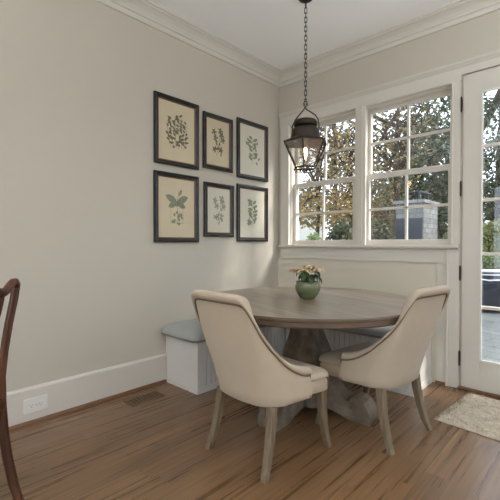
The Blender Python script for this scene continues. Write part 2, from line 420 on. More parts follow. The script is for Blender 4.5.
# double hung windows
def sash(name, x0,x1,z0,z1,y, glx, glz, mz, parent):
    th = .035; m = MB()
    m.box((x0,y,z0),(glx[0],y+th,z1)); m.box((glx[1],y,z0),(x1,y+th,z1))
    m.box((glx[0],y,z0),(glx[1],y+th,glz[0])); m.box((glx[0],y,glz[1]),(glx[1],y+th,z1))
    o = m.build(name,'trim',parent,bevel=.004)
    q = MB(); xm = (glx[0]+glx[1])/2
    q.box((xm-.011,y+.004,glz[0]),(xm+.011,y+.03,glz[1])); q.box((glx[0],y+.004,mz-.011),(glx[1],y+.03,mz+.011))
    q.build('muntin','trim',o,bevel=.004)
    MB().box((glx[0],y+.015,glz[0]),(glx[1],y+.02,glz[1])).build('pane','glass',o)
    return o
for i,(x0,x1) in enumerate(wins):
    fr = MB()
    fr.box((x0,.02,Z0),(x0+.012,WT,Z1)); fr.box((x1-.012,.02,Z0),(x1,WT,Z1)); fr.box((x0,.02,Z1-.01),(x1,WT,Z1)); fr.box((x0,.05,Z0),(x1,WT+.03,Z0+.035))
    w = struct(fr.build('window_%d'%(i+1),'trim'))
    gl = (.20,.892) if i == 0 else (1.066,1.764)
    sash('lower_sash', x0+.013,x1-.013,1.165,1.832,.052, gl,(1.209,1.788),1.498,w)
    gu = (.195,.892) if i == 0 else (1.062,1.764)
    sash('upper_sash', x0+.013,x1-.013,1.80,2.462,.092, gu,(1.845,2.425),2.135,w)
    for dx in (.3,.7):
        xx = x0+(x1-x0)*dx
        m = MB().box((xx-.02,.045,1.832),(xx+.02,.075,1.838)); m.lathe([(.012,0),(.014,.006),(.008,.014)],12,(xx,.06,1.838)); m.build('sash_lock','trim',w)

# glazed door
d = MB()
gx0,gx1,gz0,gz1 = 2.02,2.63,.25,2.352
y0,y1 = -.012,.034
d.box((DX0+.004,y0,.02),(gx0,y1,DZ-.004)); d.box((gx1,y0,.02),(DX1-.004,y1,DZ-.004)); d.box((gx0,y0,.02),(gx1,y1,gz0)); d.box((gx0,y0,gz1),(gx1,y1,DZ-.004))
door = struct(d.build('door_1','trim',bevel=.003))
q = MB()
for k in range(1,5):
    z = gz0+(gz1-gz0)*k/5; q.box((gx0,-.004,z-.012),(gx1,.03,z+.012))
q.box(((gx0+gx1)/2-.012,-.004,gz0),((gx0+gx1)/2+.012,.03,gz1))
q.build('muntin','trim',door,bevel=.003)
q = MB()
for lo,hi in (((gx0-.002,gz0-.002),(gx0+.012,gz1)),((gx1-.012,gz0),(gx1+.002,gz1)),((gx0,gz0-.002),(gx1,gz0+.012)),((gx0,gz1-.012),(gx1,gz1+.002))):
    q.box((lo[0],-.018,lo[1]),(hi[0],-.01,hi[1]))
q.build('glazing_bead','plate',door,bevel=.002)
MB().box((gx0,.012,gz0),(gx1,.018,gz1)).build('pane','glass',door)
for z in (2.282,1.612,.934,.247):
    m = MB().lathe([(.0065,-.055),(.0065,.055)],10,(1.879,-.024,z)); m.lathe([(.004,.055),(.005,.06),(.001,.064)],8,(1.879,-.024,z)); m.lathe([(.001,-.064),(.005,-.06),(.004,-.055)],8,(1.879,-.024,z)); m.box((1.8745,-.03,z-.05),(1.884,-.013,z+.05))
    m.build('hinge','bronze',door,smooth=True,autos=40)
m = MB().box((2.66,-.02,.92),(2.71,-.012,1.16)); m.tube([(2.685,-.015,1.04),(2.685,-.06,1.04),(2.66,-.065,1.04),(2.58,-.065,1.035)],.009); m.build('lever_handle','bronze',door)
struct(MB().box((DX0,.04,DZ-.02),(DX1,.15,DZ)).box((DX0-.001,.036,0),(DX0+.02,.15,DZ)).box((DX1-.02,.036,0),(DX1+.001,.15,DZ)).build('trim_15','trim'))

# recessed ceiling lamps added out of view as fill light
for lx in (1.7,3.3,4.8):
    for ly in (-3.2,-5.0):
        o = MB().loft([[(r*math.cos(2*PI*j/28),r*math.sin(2*PI*j/28),z) for j in range(28)] for r,z in ((.095,-.004),(.075,-.006),(.072,.0))],False).build('added_downlight','can',loc=(lx,ly,H-.0005))
        tag(o,'added round white recessed ceiling downlight, out of view','downlight','added ceiling downlights')
        MB().lathe([(.07,-.003),(.07,-.001)],28).build('diffuser','lampglow',o)
        la = bpy.data.lights.new('added_downlight_lamp','AREA'); la.shape='DISK'; la.size=.14; la.energy=LAMP_W if 'LAMP_W' in globals() else 2; la.color=(1,.93,.84)
        lo = bpy.data.objects.new('added_downlight_lamp',la); COL.objects.link(lo); lo.parent=o; lo.location=(0,0,-.012)

# uplights added out of view to brighten the ceiling
for (lx,ly) in ((3.5,-1.9),(1.5,-4.8),(5.0,-5.4)):
    t=thing('added_uplight','added slim floor lamp with an upward bowl shade, out of view','floor lamp',(lx,ly,0),0,'added uplighting fill lamps')
    MB().lathe([(.14,0),(.14,.012),(.03,.03),(.014,.05)],32).build('base','bronze',t,smooth=True,autos=40)
    MB().lathe([(.012,.04),(.012,1.78)],12).build('pole','bronze',t,smooth=True,autos=40)
    MB().lathe([(.02,1.76),(.09,1.79),(.15,1.85),(.17,1.90),(.165,1.90),(.145,1.855),(.085,1.80),(.02,1.785)],32,caps=False).build('bowl_shade','can',t,smooth=True)
    la=bpy.data.lights.new('added_uplight_area','AREA'); la.shape='DISK'; la.size=.24; la.energy=UPLIGHT_FILL; la.color=(.84,.93,1)
    lo=bpy.data.objects.new('added_uplight_area',la); COL.objects.link(lo); lo.parent=t; lo.location=(0,0,1.87); lo.rotation_euler=(PI,0,0)

# ------------------------------------------------------------------ banquette benches
def bench(name, label, lo, hi, front, cat='bench'):
    t = thing(name,label,cat,((lo[0]+hi[0])/2,(lo[1]+hi[1])/2,0),0,'banquette benches around the table'); ox,oy = t.location.x,t.location.y
    a = (lo[0]-ox,lo[1]-oy); b = (hi[0]-ox,hi[1]-oy)
    MB().box((a[0],a[1],.0),(b[0],b[1],.40)).build('carcass','bench',t,bevel=.003)
    return t,a,b
bt,a,b = bench('banquette_bench','white painted banquette bench along the wall under the six pictures',(.002,-1.54),(.425,-.002),'x')
m = MB()                                             # beadboard front, corner stiles, plinth
n = 30
for k in range(n):
    y = a[1]+.035+(b[1]-a[1]-.035)*k/n; m.box((b[0],y+.003,.045),(b[0]+.007,y+(b[1]-a[1]-.035)/n-.003,.395))
m.build('beadboard_front','bench',bt)
m = MB().box((b[0]-.03,a[1]-.006,0),(b[0]+.012,a[1]+.035,.40)); m.build('corner_post','bench',bt,bevel=.003)
m = MB().box((b[0],a[1],0),(b[0]+.014,b[1],.045)); m.box((a[0],a[1]-.012,0),(b[0]+.014,a[1],.03)); m.build('plinth','bench',bt,bevel=.003)
bt2,a,b = bench('banquette_bench','white painted banquette bench under the windows behind the round table',(.445,-.44),(1.665,-.018),'y')
m = MB(); n = 24
for k in range(n):
    x = a[0]+(b[0]-a[0]-.035)*k/n; m.box((x+.003,a[1]-.007,.045),(x+(b[0]-a[0]-.035)/n-.003,a[1],.395))
m.build('beadboard_front','bench',bt2)
MB().box((b[0]-.035,a[1]-.012,0),(b[0]+.006,a[1]+.03,.40)).build('corner_post','bench',bt2,bevel=.003)
m = MB().box((a[0],a[1]-.014,0),(b[0]+.012,a[1],.04)); m.box((b[0],a[1],0),(b[0]+.012,b[1],.04)); m.build('plinth','bench',bt2,bevel=.003)

def seat_cushion(name,label,x0,y0,x1,y1,z0,th,droop):
    t = thing(name,label,'cushion',((x0+x1)/2,(y0+y1)/2,z0),0,'grey bench cushions'); cx,cy = t.location.x,t.location.y
    X,Y = (x1-x0)/2,(y1-y0)/2
    def sag(px,py,z):                      # soft foam: overhanging edges droop
        e=max(0,abs(px)-(X-.09))/.09, max(0,abs(py)-(Y-.09))/.09
        return (px,py,z-droop*max(e[0]*(px*fx>0),e[1]*(py*fy>0))**2*(1 if z>.012 else .0))
    fx,fy=(1,-1)
    rings=[]
    for ins,z in ((.06,0),(.03,.002),(.008,.022),(0,.042),(.004,th*.66),(.018,th*.86),(.045,th*.97),(.09,th+.003),(.16,th+.008)):
        rings.append([sag(px,py,z) for px,py in rrect(-X+ins,-Y+ins,X-ins,Y-ins,.045)])
    MB().loft(rings).build('cushion_body','cushion',t,smooth=True)
    MB().tube([sag(px,py,.04) for px,py in rrect(-X+.001,-Y+.001,X-.001,Y-.001,.045)],.005,6,True).build('piping','cushion_side',t,smooth=True)
    return t
seat_cushion('bench_cushion','grey bench cushion on the bench below the six pictures',.004,-1.60,.475,-.01,.402,.092,.018)
seat_cushion('bench_cushion','grey bench cushion on the bench beneath the windows',.485,-.485,1.665,-.03,.402,.092,.018)

# ------------------------------------------------------------------ round pedestal table
TX,TY = 1.142,-1.095
T = thing('dining_table','round weathered grey wood pedestal dining table with scrolled feet','table',(TX,TY,0),math.radians(5))
R = .78
top = MB().lathe([(R-.06,.712),(R-.012,.714),(R-.004,.722),(R-.004,.748),(R,.752),(R,.764),(R-.006,.77),(R-.03,.7705)],96).build('tabletop','tabletop',T,smooth=True,autos=35)
top.data.materials.append(M['table_edge'])
for p in top.data.polygons:
    if abs(p.normal.z) < .8: p.material_index = 1
def sq(w,z,ch=.12):
    c = w*ch; h=w/2
    return [(h-c,-h,z),(h,-h+c,z),(h,h-c,z),(h-c,h,z),(-h+c,h,z),(-h,h-c,z),(-h,-h+c,z),(-h+c,-h,z)]
MB().loft([sq(.52,.69),sq(.52,.712)]).build('support_plate','pedestal',T,bevel=.003)
MB().loft([sq(.30,.655),sq(.32,.665),sq(.32,.69)]).build('capital_block','pedestal',T,bevel=.002)
col = [(.19,.655),(.19,.64),(.215,.632),(.215,.615),(.185,.605),(.18,.575),(.19,.53),(.215,.48),(.25,.43),(.27,.39),(.275,.35),(.26,.33),(.285,.32),(.285,.29)]
MB().loft([sq(w,z,.06) for w,z in reversed(col)]).build('column','pedestal',T,bevel=.002)
MB().loft([sq(.34,.05),sq(.34,.27),sq(.31,.292)]).build('base_block','pedestal',T,bevel=.004)
def foot_profile():
    p = [(.10,.05),(.2,.04),(.30,.02),(.36,0),(.50,0),(.505,.03),(.499,.065),(.482,.10),(.455,.132),(.418,.152),(.382,.156),(.36,.147),(.361,.13),(.33,.127),(.28,.15),(.23,.19),(.17,.225),(.10,.24)]
    return p
fp = foot_profile()
for k in range(4):
    c,s = math.cos(k*PI/2),math.sin(k*PI/2)
    g = lambda off: (lambda r,z:(c*r-s*off, s*r+c*off, z))
    f = MB().prism(fp,g(-.074),g(.074)).build('foot','foot_wood',T,bevel=.003)
    for off in (-.0745,.0745):                        # carved scroll on each cheek
        sm = MB(); pts=[]
        for j in range(22):
            a = math.radians(175-j*24); rr=.058-j*.0023; pts.append((c*(.425+rr*math.cos(a))-s*off, s*(.425+rr*math.cos(a))+c*off, .082+rr*math.sin(a)))
        sm.tube(pts,.004,6); sm.build('scroll_carving','foot_wood',f,smooth=True)

# potted plant
P = thing('potted_plant','small poinsettia with cream and orange bracts in round green pot','plant',(1.15,-1.10,.7708))
MB().lathe([(.045,0),(.054,.002),(.058,.010),(.076,.034),(.089,.064),(.0925,.088),(.089,.106),(.084,.114),(.088,.120),(.086,.126),(.078,.122),(.077,.112),(.02,.11)],40).build('pot','pot',P,smooth=True)
MB().lathe([(.077,.111),(.05,.114),(.01,.116)],20).build('soil','soil',P,smooth=True)
def leaf(mb, base, yaw, el, L, W, droop=.4):
    n=5; rows=[]
    d = V((math.cos(yaw),math.sin(yaw),0)); sdir = V((-math.sin(yaw),math.cos(yaw),0)); p = V(base); e = el
    for i in range(n+1):
        t=i/n; w = W*math.sin(PI*min(1,.06+t*.94))**.8*(1-.35*t)
        upv = V((0,0,1))*w*.35
        rows.append([p-sdir*w+upv, p.copy(), p+sdir*w+upv])
        p = p + (d*math.cos(e)+V((0,0,1))*math.sin(e))*(L/n); e -= droop/n*1.6
    mb.add([v for r in rows for v in r],[(i*3+j,i*3+j+1,i*3+4+j,i*3+3+j) for i in range(n) for j in range(2)])
heads=[(-.062,-.055,.205),(-.03,.035,.225),(.03,-.02,.232),(.078,.0,.222),(.045,.06,.215),(-.088,.02,.198),(.005,-.07,.212)]
st=MB()
for hx,hy,hz in heads: st.tube([(hx*.25,hy*.25,.116),(hx*.6,hy*.6,.165),(hx,hy,hz-.01)],[.005,.004,.003],6)
st.build('stems','stem',P,smooth=True)
rr=random.Random(3)
for i,(hx,hy,hz) in enumerate(heads):
    m=MB()
    for k in range(8):
        leaf(m,(hx,hy,hz-.005+.004*(k%2)),k*PI/4+rr.uniform(-.25,.25),rr.uniform(.05,.5),rr.uniform(.05,.075),.016,.7)
    m.build('bract_rosette','bract_orange' if i in (0,5,1) else 'bract',P,smooth=True)
m=MB()
for k in range(17):
    y=k*2*PI/17*2.3; r0=rr.uniform(.02,.06); leaf(m,(r0*math.cos(y),r0*math.sin(y),rr.uniform(.16,.20)),y,rr.uniform(-.5,.15),rr.uniform(.07,.10),.022,1.1)
m.build('leaves','leafgreen',P,smooth=True)

# ------------------------------------------------------------------ upholstered chairs
def half_plan(r,hwB):
    pts=[]; hwF,yf,yb=.274,.028,-.268
    n=14
    for k in range(n): t=k/n; pts.append((hwF+(hwB-hwF)*t, yf+(yb+r-yf)*t))
    for k in range(11):
        a=k/10*PI/2; pts.append((hwB-r+r*math.cos(a), yb+r-r*math.sin(a)))
    for k in range(1,7): pts.append(((hwB-r)*(1-k/6), yb-.008*math.sin(k/6*PI/2)))
    return pts
hp=half_plan(.06,.238); hpb=half_plan(.165,.250)
plan=hp+[(-x,y) for x,y in reversed(hp[:-1])]
planb=hpb+[(-x,y) for x,y in reversed(hpb[:-1])]
def smoothlerp(tab,x):
    for (a,va),(b,vb) in zip(tab,tab[1:]):
        if x<=b:
            t=(x-a)/(b-a); return va+(vb-va)*t
    return tab[-1][1]
acc=[0]
for p,q in zip(plan,plan[1:]): acc.append(acc[-1]+math.dist(p,q))
half=acc[len(hp)-1]
HT=[(0,.518),(.05,.522),(.10,.534),(.145,.553),(.185,.581),(.215,.615),(.24,.668),(.262,.735),(.283,.81),(.303,.88),(.318,.918),(.36,.926),(1,.930)]
def topz(s):
    v=0
    for d in (-.012,-.006,0,.006,.012): v+=smoothlerp(HT,max(0,min(s,2*half-s)+d))
    return v/5
def lean(z): return .15*max(0,(z-.36)/.57)**1.25
def shell_pt(i,off,z):
    w=max(0,min(1,(z-.34)/.42)); w=w*w*(3-2*w)
    pt=lambda j: tuple(planb[j][q]*(1-w)+plan[j][q]*w for q in (0,1))
    x,y=pt(i); a=pt(max(i-1,0)); b=pt(min(i+1,len(plan)-1))
    tx,ty=b[0]-a[0],b[1]-a[1]; L=math.hypot(tx,ty); nx,ny=-ty/L,tx/L
    if nx*x+ny*(y-.0)<0: nx,ny=-nx,-ny
    fl=1
    return (x*fl+nx*off, y+ny*off-lean(z), z)
ZB=.335
def section(i):
    Hh=topz(acc[i]); p=[(-.012,ZB),(-.003,ZB+.008)]
    for k in range(1,9): p.append((.006*math.sin(PI*k/8), ZB+.01+(Hh-.052-ZB-.01)*k/8))
    p+=[(.001,Hh-.047),(.011,Hh-.042),(.018,Hh-.030),(.018,Hh-.016),(.010,Hh-.005),(-.004,Hh),(-.022,Hh-.001),(-.038,Hh-.010),(-.048,Hh-.026),(-.053,Hh-.05)]
    zi=.41
    for k in range(1,6): p.append((-.053-.004*math.sin(PI*k/5), Hh-.05+(zi-Hh+.05)*k/5))
    return [shell_pt(i,o,z) for o,z in p]
def leg_mb(path,w):
    m=MB(); rings=[]
    for (x,y,z),ww in zip(path,w):
        h=ww/2; c=ww*.1
        rings.append([(x+a,y+b,z) for a,b in ((h-c,-h),(h,-h+c),(h,h-c),(h-c,h),(-h+c,h),(-h,h-c),(-h,-h+c),(-h+c,-h))])
    return m.loft(rings)
def make_chair(loc,rotz,label,fab):
    t=thing('upholstered_chair',label,'chair',loc,rotz,'upholstered chairs at the round table')
    secs=[section(i) for i in range(len(plan))]
    n=len(secs[0]); m=MB()
    m.loft(secs,True,False)
    vs=[v for v in m.b.verts]
    m.b.verts.ensure_lookup_table()
    for base in (0,(len(secs)-1)*n):
        m.b.faces.new([m.b.verts[base+j] for j in range(n)])
    m.build('back_shell',fab,t,smooth=True,autos=60)
    MB().tube([shell_pt(i,.005,topz(acc[i])-.050) for i in range(len(plan))],.0048,6).build('welt_cord','welt',t,smooth=True)
    for sgn,i in ((1,0),(-1,len(plan)-1)):
        x,y,_=shell_pt(i,-.004,.45)
        MB().tube([(x,y+.004,z) for z in (.345,.40,.47)],.004,6).build('welt_cord','welt',t,smooth=True)
    # seat base and cushion
    def wide(r,k): return [(x*(1.0+k*max(0,min(1,(y-.015)/.03))),y,z) for x,y,z in r]
    rings=[wide([(x,y,z) for x,y in rrect(-.258+i_,-.19,.258-i_,.212-i_,.045)],.05) for i_,z in ((.01,.337),(0,.345),(0,.40),(.003,.412))]
    rings=[[(x*(1-.28*max(0,(-.02-y)/.17)),y,z) for x,y,z in r] for r in rings]
    MB().loft(rings).build('seat_base',fab,t,smooth=True,autos=50)
    rings=[]
    for i_,z in ((.004,.412),(-.004,.420),(-.003,.436),(.010,.452),(.036,.463),(.09,.470),(.16,.473)):
        rings.append(wide([(x,y,z) for x,y in rrect(-.222+i_,-.20+i_*.4,.222-i_,.214-i_,.045)],.22))
    MB().loft(rings).build('seat_cushion',fab,t,smooth=True,autos=60)
    ring=wide([(x,y,.413) for x,y in rrect(-.226,-.19,.226,.218,.045)],.22)
    MB().tube([p for p in ring if p[1]>.03],.0048,6).build('welt_cord','welt',t,smooth=True)
    for sx in (1,-1):
        leg_mb([(sx*.238,.165,.34),(sx*.240,.172,.25),(sx*.244,.180,.15),(sx*.250,.195,.07),(sx*.256,.216,0)],[.048,.046,.041,.036,.032]).build('leg','leg',t,bevel=.002)
        leg_mb([(sx*.195,-.205,.34),(sx*.198,-.215,.25),(sx*.204,-.235,.15),(sx*.212,-.262,.06),(sx*.22,-.288,0)],[.046,.045,.041,.036,.033]).build('leg','leg',t,bevel=.002)
    return t
make_chair((1.316,-1.718,0),math.radians(-2),'cream upholstered dining chair with curved back turned to us, by the bench end','fabric')
make_chair((1.624,-1.085,0),math.radians(82),'cream upholstered dining chair on the door side of the round table','fabric_light')

# ------------------------------------------------------------------ wooden chair at the frame's edge
C = thing('wooden_chair','dark mahogany side chair with curved back posts, in front of the wall outlet','chair',(.78,-3.239,0),math.radians(135))
def stile(sx):
    pts=[(-.30,0),(-.268,.10),(-.243,.22),(-.226,.34),(-.218,.45),(-.218,.58),(-.230,.70),(-.250,.82),(-.272,.93),(-.280,.985)]
    rings=[]
    for y,z in pts:
        wx=.013 if z>.5 else .016; wy=.016 if z>.5 else .019
        if z<.1: wx=wy=.016
        xx=sx*(.195+.012*max(0,(z-.5)/.5))
        rings.append([(xx+a*wx,y+b*wy,z) for a,b in ((1,-.5),(1,.5),(.5,1),(-.5,1),(-1,.5),(-1,-.5),(-.5,-1),(.5,-1))])
    return MB().loft(rings)
for sx in (1,-1): stile(sx).build('back_post','mahogany',C,smooth=True,autos=50)
pts=[]
for k in range(33):
    u=-1+2*k/32; x=.207*u; z=.985+.022*math.cos(u*PI*2.0)*(1 if abs(u)>.5 else .8)-.012*(abs(u)<.5)*0
    if abs(u)>.93: z-=.02*(abs(u)-.93)/.07
    pts.append((x,-.281-.0*u,z))
MB().tube(pts,.018,10).build('crest_rail','mahogany',C,smooth=True)
outl=[(.055,.46),(.05,.52),(.038,.58),(.036,.64),(.055,.70),(.085,.76),(.11,.82),(.12,.87),(.124,.91),(.128,.95),(.135,.975)]
rings=[]
def yb_(z): return smoothlerp([(0,-.30),(.45,-.218),(.58,-.218),(.70,-.230),(.82,-.25),(.93,-.272),(1.1,-.282)],z)
for w,z in outl:
    y=yb_(z); rings.append([(-w,y-.006,z),(w,y-.006,z),(w,y+.006,z),(-w,y+.006,z)])
MB().loft(rings).build('splat','mahogany',C,bevel=.002)
MB().loft([[(x,y,z) for x,y in rrect(-.20+i_,-.222,.20-i_,.22-i_,.03)] for i_,z in ((0,.39),(0,.44),(.006,.448))]).build('seat_frame','mahogany',C,bevel=.002)
MB().loft([[(x,y,z) for x,y in rrect(-.18+i_,-.19+i_,.18-i_,.205-i_,.04)] for i_,z in ((0,.446),(0,.462),(.02,.476),(.06,.482))]).build('seat_pad','fabric_light',C,smooth=True)
for sx in (1,-1):
    leg_mb([(sx*.178,.195,.40),(sx*.186,.205,.30),(sx*.178,.195,.16),(sx*.172,.19,.05),(sx*.178,.198,0)],[.05,.048,.034,.026,.036]).build('leg','mahogany',C,smooth=True,autos=50)
MB().box((-.185,-.236,.445),(.185,-.205,.49)).build('shoe_rail','mahogany',C,bevel=.004)

# ------------------------------------------------------------------ pictures
def picture(label,y0,y1,z0,z1,paper,ink,kind,seed):
    t=thing('framed_print',label,'picture',(0.001,(y0+y1)/2,(z0+z1)/2),0,'botanical prints on the wall')
    W,Hh=(y1-y0)/2,(z1-z0)/2
    prof=[(0,.0),(0,.022),(.005,.031),(.014,.033),(.021,.027),(.028,.025),(.034,.018),(.034,.004)]     # (inset from outer edge, out from wall)
    rings=[]
    for ins,dx in prof+[prof[0]]:
        rings.append([(dx,-W+ins,-Hh+ins),(dx,W-ins,-Hh+ins),(dx,W-ins,Hh-ins),(dx,-W+ins,Hh-ins)])
    MB().loft(rings,False).build('frame','black_frame',t,smooth=False)
    rings=[]
    for ins,dx in ((.032,.004),(.032,.017),(.037,.019),(.044,.012),(.044,.004)):
        rings.append([(dx,-W+ins,-Hh+ins),(dx,W-ins,-Hh+ins),(dx,W-ins,Hh-ins),(dx,-W+ins,Hh-ins)])
    MB().loft(rings,False).build('frame_lip','brown_frame',t)
    MB().box((.002,-W+.04,-Hh+.04),(.009,W-.04,Hh-.04)).build('print_paper',paper,t)
    # drawing: fine stems and small leaves lying on the paper
    r=random.Random(seed); m=MB(); X=.0093; lev=[0]
    def st(pts,w=.0016): m.tube([(X,y,z) for y,z in pts],w,4,flat=1)
    def lf(y,z,a,L,Wd):
        d=(math.cos(a),math.sin(a)); nn=(-d[1],d[0]); q=[]; lev[0]+=.00002
        for s in (1,-1):
            ks=range(7) if s==1 else range(5,0,-1)
            for k in ks:
                u=k/6; ww=Wd*math.sin(PI*u)**.8*s; q.append((X+.0004+lev[0],y+d[0]*L*u+nn[0]*ww,z+d[1]*L*u+nn[1]*ww))
        m.add(q,[tuple(range(len(q)))])
    sw,sh=(W-.05)*.56,(Hh-.05)*.56
    if kind=='dense':
        for k in range(6):
            y=-sw+2*sw*k/5; top=sh*(1.0-.35*abs(k-2.5)/2.5+r.uniform(-.1,.1)); st([(y*.7,-sh),(y,0),(y*1.05,top)])
            for j in range(9):
                z=-sh+(top+sh)*(.15+.85*j/8); lf(y*(.7+.3*(z+sh)/(2*sh)),z,r.choice([.5,2.6])+r.uniform(-.5,.5),r.uniform(.03,.055),.010)
        for k in range(10): lf(r.uniform(-sw,sw),r.uniform(-sh,-sh*.3),r.uniform(0,6.3),.03,.011)
    elif kind=='broad':
        st([(0,-sh),(.008,-.3*sh),(0,.35*sh),(.02,sh)],.002)
        for sgn in (1,-1):
            lf(0,.36*sh,PI/2-sgn*1.15,.13,.03); lf(0,.1*sh,PI/2-sgn*.8,.06,.014)
            lf(.0,.34*sh,PI/2-sgn*2.0,.10,.026)
        lf(.02,sh*.75,1.1,.07,.013)
        for k in range(16): lf(r.uniform(-.045,.045),r.uniform(-sh,-.15*sh),r.uniform(0,6.3),.034,.011)
        for y in (-.065,.065): st([(y,-sh*.95),(y,sh*.5)],.0012)
        st([(-.065,-sh*.95),(.065,-sh*.95)],.0012)
    elif kind=='sprig':
        st([(-.02,-sh),(.0,-.4*sh),(.02,.2*sh),(.03,sh)],.002); st([(0,-.3*sh),(-.04,.2*sh),(-.05,.8*sh)],.0015); st([(.015,0),(.06,.3*sh)],.0015)
        for (y,z) in [(-.05,.8*sh),(.03,sh),(.06,.3*sh),(-.03,.35*sh),(.045,.7*sh),(-.04,-.55*sh),(.03,-.5*sh)]:
            for k in range(5): lf(y,z,k*1.257+r.uniform(-.3,.3),.036,.0085)
        for k in range(8): lf(r.uniform(-.04,.04),r.uniform(-.9*sh,.2*sh),r.uniform(0,6.3),.04,.009)
    else:
        st([(-.01,-sh),(.005,0),(-.01,sh)],.0018); st([(.003,-.1*sh),(.055,.45*sh)],.0013); st([(0,-.5*sh),(-.055,.05*sh)],.0013)
        for j in range(11):
            z=-sh*.7+1.6*sh*j/10; lf(.0,z,(.4 if j%2 else 2.74)+r.uniform(-.3,.3),r.uniform(.06,.095),.016)
        for k in range(9): lf(r.choice([.06,-.06])+r.uniform(-.03,.03),r.uniform(-.8*sh,.8*sh),r.uniform(0,6.3),.045,.012)
    m.build('botanical_drawing',ink,t)
    return t
picture('large framed botanical print of dense dark leaves, in the upper row nearest to us',-1.651,-1.188,1.84,2.425,'paper','ink_dark','dense',1)
picture('small framed botanical print, the middle one of the upper row',-1.130,-.757,1.872,2.392,'paper','ink_dark','sprig',2)
picture('framed pale green botanical print in the upper row beside the window corner',-.687,-.223,1.842,2.44,'paper_pale','ink_green','leafy',3)
picture('large framed print of two broad drooping leaves, in the lower row nearest to us',-1.655,-1.191,1.182,1.777,'paper','ink_green','broad',4)
picture('small framed faint botanical print, the middle one of the lower row',-1.120,-.745,1.235,1.746,'paper_pale','ink_grey','sprig',5)
picture('framed leafy botanical print in the lower row beside the window corner',-.688,-.223,1.193,1.778,'paper_pale','ink_green','leafy',6)

# ------------------------------------------------------------------ pendant lantern
L = thing('pendant_lantern','dark metal hexagonal glass lantern hanging on a chain over the table','pendant lamp',(1.044,-.98,H))
def Z(z): return z-H
MB().lathe([(.062,0),(.062,Z(3.045)),(.05,Z(3.03)),(.03,Z(3.02)),(.012,Z(3.012))],32).build('canopy','aged_metal',L,smooth=True,autos=50)
MB().lathe([(.006,Z(3.02)),(.006,Z(2.965))],10).build('stem_loop','aged_metal',L)
zc=2.965; k=0; m=MB()
while zc>2.262:
    hl,rw=.0235,.0095; pts=[]
    for j in range(12):
        a=2*PI*j/12; u=rw*math.cos(a); w=math.sin(a)*rw+(hl-rw)*(1 if math.sin(a)>0 else -1)*(abs(math.sin(a))>.01)
        pts.append((u*math.cos(k*PI/2+.6),u*math.sin(k*PI/2+.6),Z(zc-hl+.004)+w))
    m.tube(pts,.0028,6,True); zc-=2*hl-.0125; k+=1
m.build('chain','aged_metal',L,smooth=True)
ha=math.radians(43)   # handle lies across the view
def hx(u,z): return (u*math.cos(ha),u*math.sin(ha),Z(z))
MB().tube([hx(.014*math.cos(a),2.238+.02*math.sin(a)) for a in [2*PI*j/16 for j in range(16)]],.0038,8,True).build('hanging_ring','aged_metal',L,smooth=True)
pp=[(-.098,1.985),(-.103,2.03),(-.098,2.075),(-.08,2.115),(-.052,2.15),(-.024,2.183),(-.006,2.207),(.004,2.218)]
m=MB().tube([hx(u,z) for u,z in pp],.0048,8); m.tube([hx(.02+.0*u,0) if False else hx(u,z) for u,z in [(.098,1.985),(.103,2.03),(.103,2.08),(.096,2.125),(.075,2.155),(.04,2.178),(.012,2.194),(-.004,2.21)]],.0048,8)
m.build('bail_handle','aged_metal',L,smooth=True)
MB().lathe([(.062,Z(2.062)),(.084,Z(2.066)),(.09,Z(2.076)),(.09,Z(2.098)),(.08,Z(2.112)),(.05,Z(2.12)),(.01,Z(2.123))],32).build('vent_cap','bronze',L,smooth=True,autos=50)
MB().lathe([(.116,Z(1.972)),(.112,Z(1.99)),(.108,Z(2.02)),(.098,Z(2.045)),(.078,Z(2.06)),(.06,Z(2.066))],32,caps=False).build('dome_roof','roof_metal',L,smooth=True)
hr=math.radians(15)+ha
def hexp(r,z,k): return (r*math.cos(hr+k*PI/3),r*math.sin(hr+k*PI/3),Z(z))
RT,RB=.173,.08
hexs=lambda r,z:[hexp(r,z,k) for k in range(6)]
def rnd32(r,z): return [(r*math.cos(hr+2*PI*j/24),r*math.sin(hr+2*PI*j/24),Z(z)) for j in range(24)]
def hex24(r,z):
    o=[]
    for k in range(6):
        a,b=V(hexp(r,z,k)),V(hexp(r,z,k+1))
        for j in range(4): o.append(a+(b-a)*j/4)
    return o
MB().loft([hex24(RT+.004,1.940),hex24(RT+.004,1.946),rnd32(.118,1.974),rnd32(.110,1.972),hex24(RT-.004,1.940)],False).build('roof_skirt','roof_metal',L)
MB().tube(hexs(RT,1.943),.0065,6,True).build('top_rim','aged_metal',L)
for k in range(6): MB().tube([hexp(RT,1.942,k),hexp(RB,1.752,k)],.0055,6).build('cage_bar','aged_metal',L)
m=MB().tube(hexs(RB+.004,1.75),.0065,6,True); m.tube(hexs(RB+.012,1.733),.0035,6,True)
for k in range(6): m.tube([hexp(RB+.004,1.752,k),hexp(RB+.014,1.728,k)],.0035,6)
m.build('bottom_rim','aged_metal',L)
for k in range(6):
    a,b,c,d2=[V(q) for q in (hexp(RT-.006,1.939,k),hexp(RT-.006,1.939,k+1),hexp(RB-.003,1.754,k+1),hexp(RB-.003,1.754,k))]
    cen=V((0,0,Z(1.86))); inn=(cen-(a+b+c+d2)/4).normalized()*.002
    MB().add([a,b,c,d2,a+inn,b+inn,c+inn,d2+inn],[(0,1,2,3),(7,6,5,4),(0,4,5,1),(1,5,6,2),(2,6,7,3),(3,7,4,0)]) if False else None
    m=MB(); m.add([a,b,c,d2,a+inn,b+inn,c+inn,d2+inn],[(0,1,2,3),(7,6,5,4),(0,4,5,1),(1,5,6,2),(2,6,7,3),(3,7,4,0)]); m.build('glass_panel','lglass',L)
MB().lathe([(.02,Z(2.0)),(.02,Z(1.915)),(.016,Z(1.905))],16).build('socket','stem',L,smooth=True)
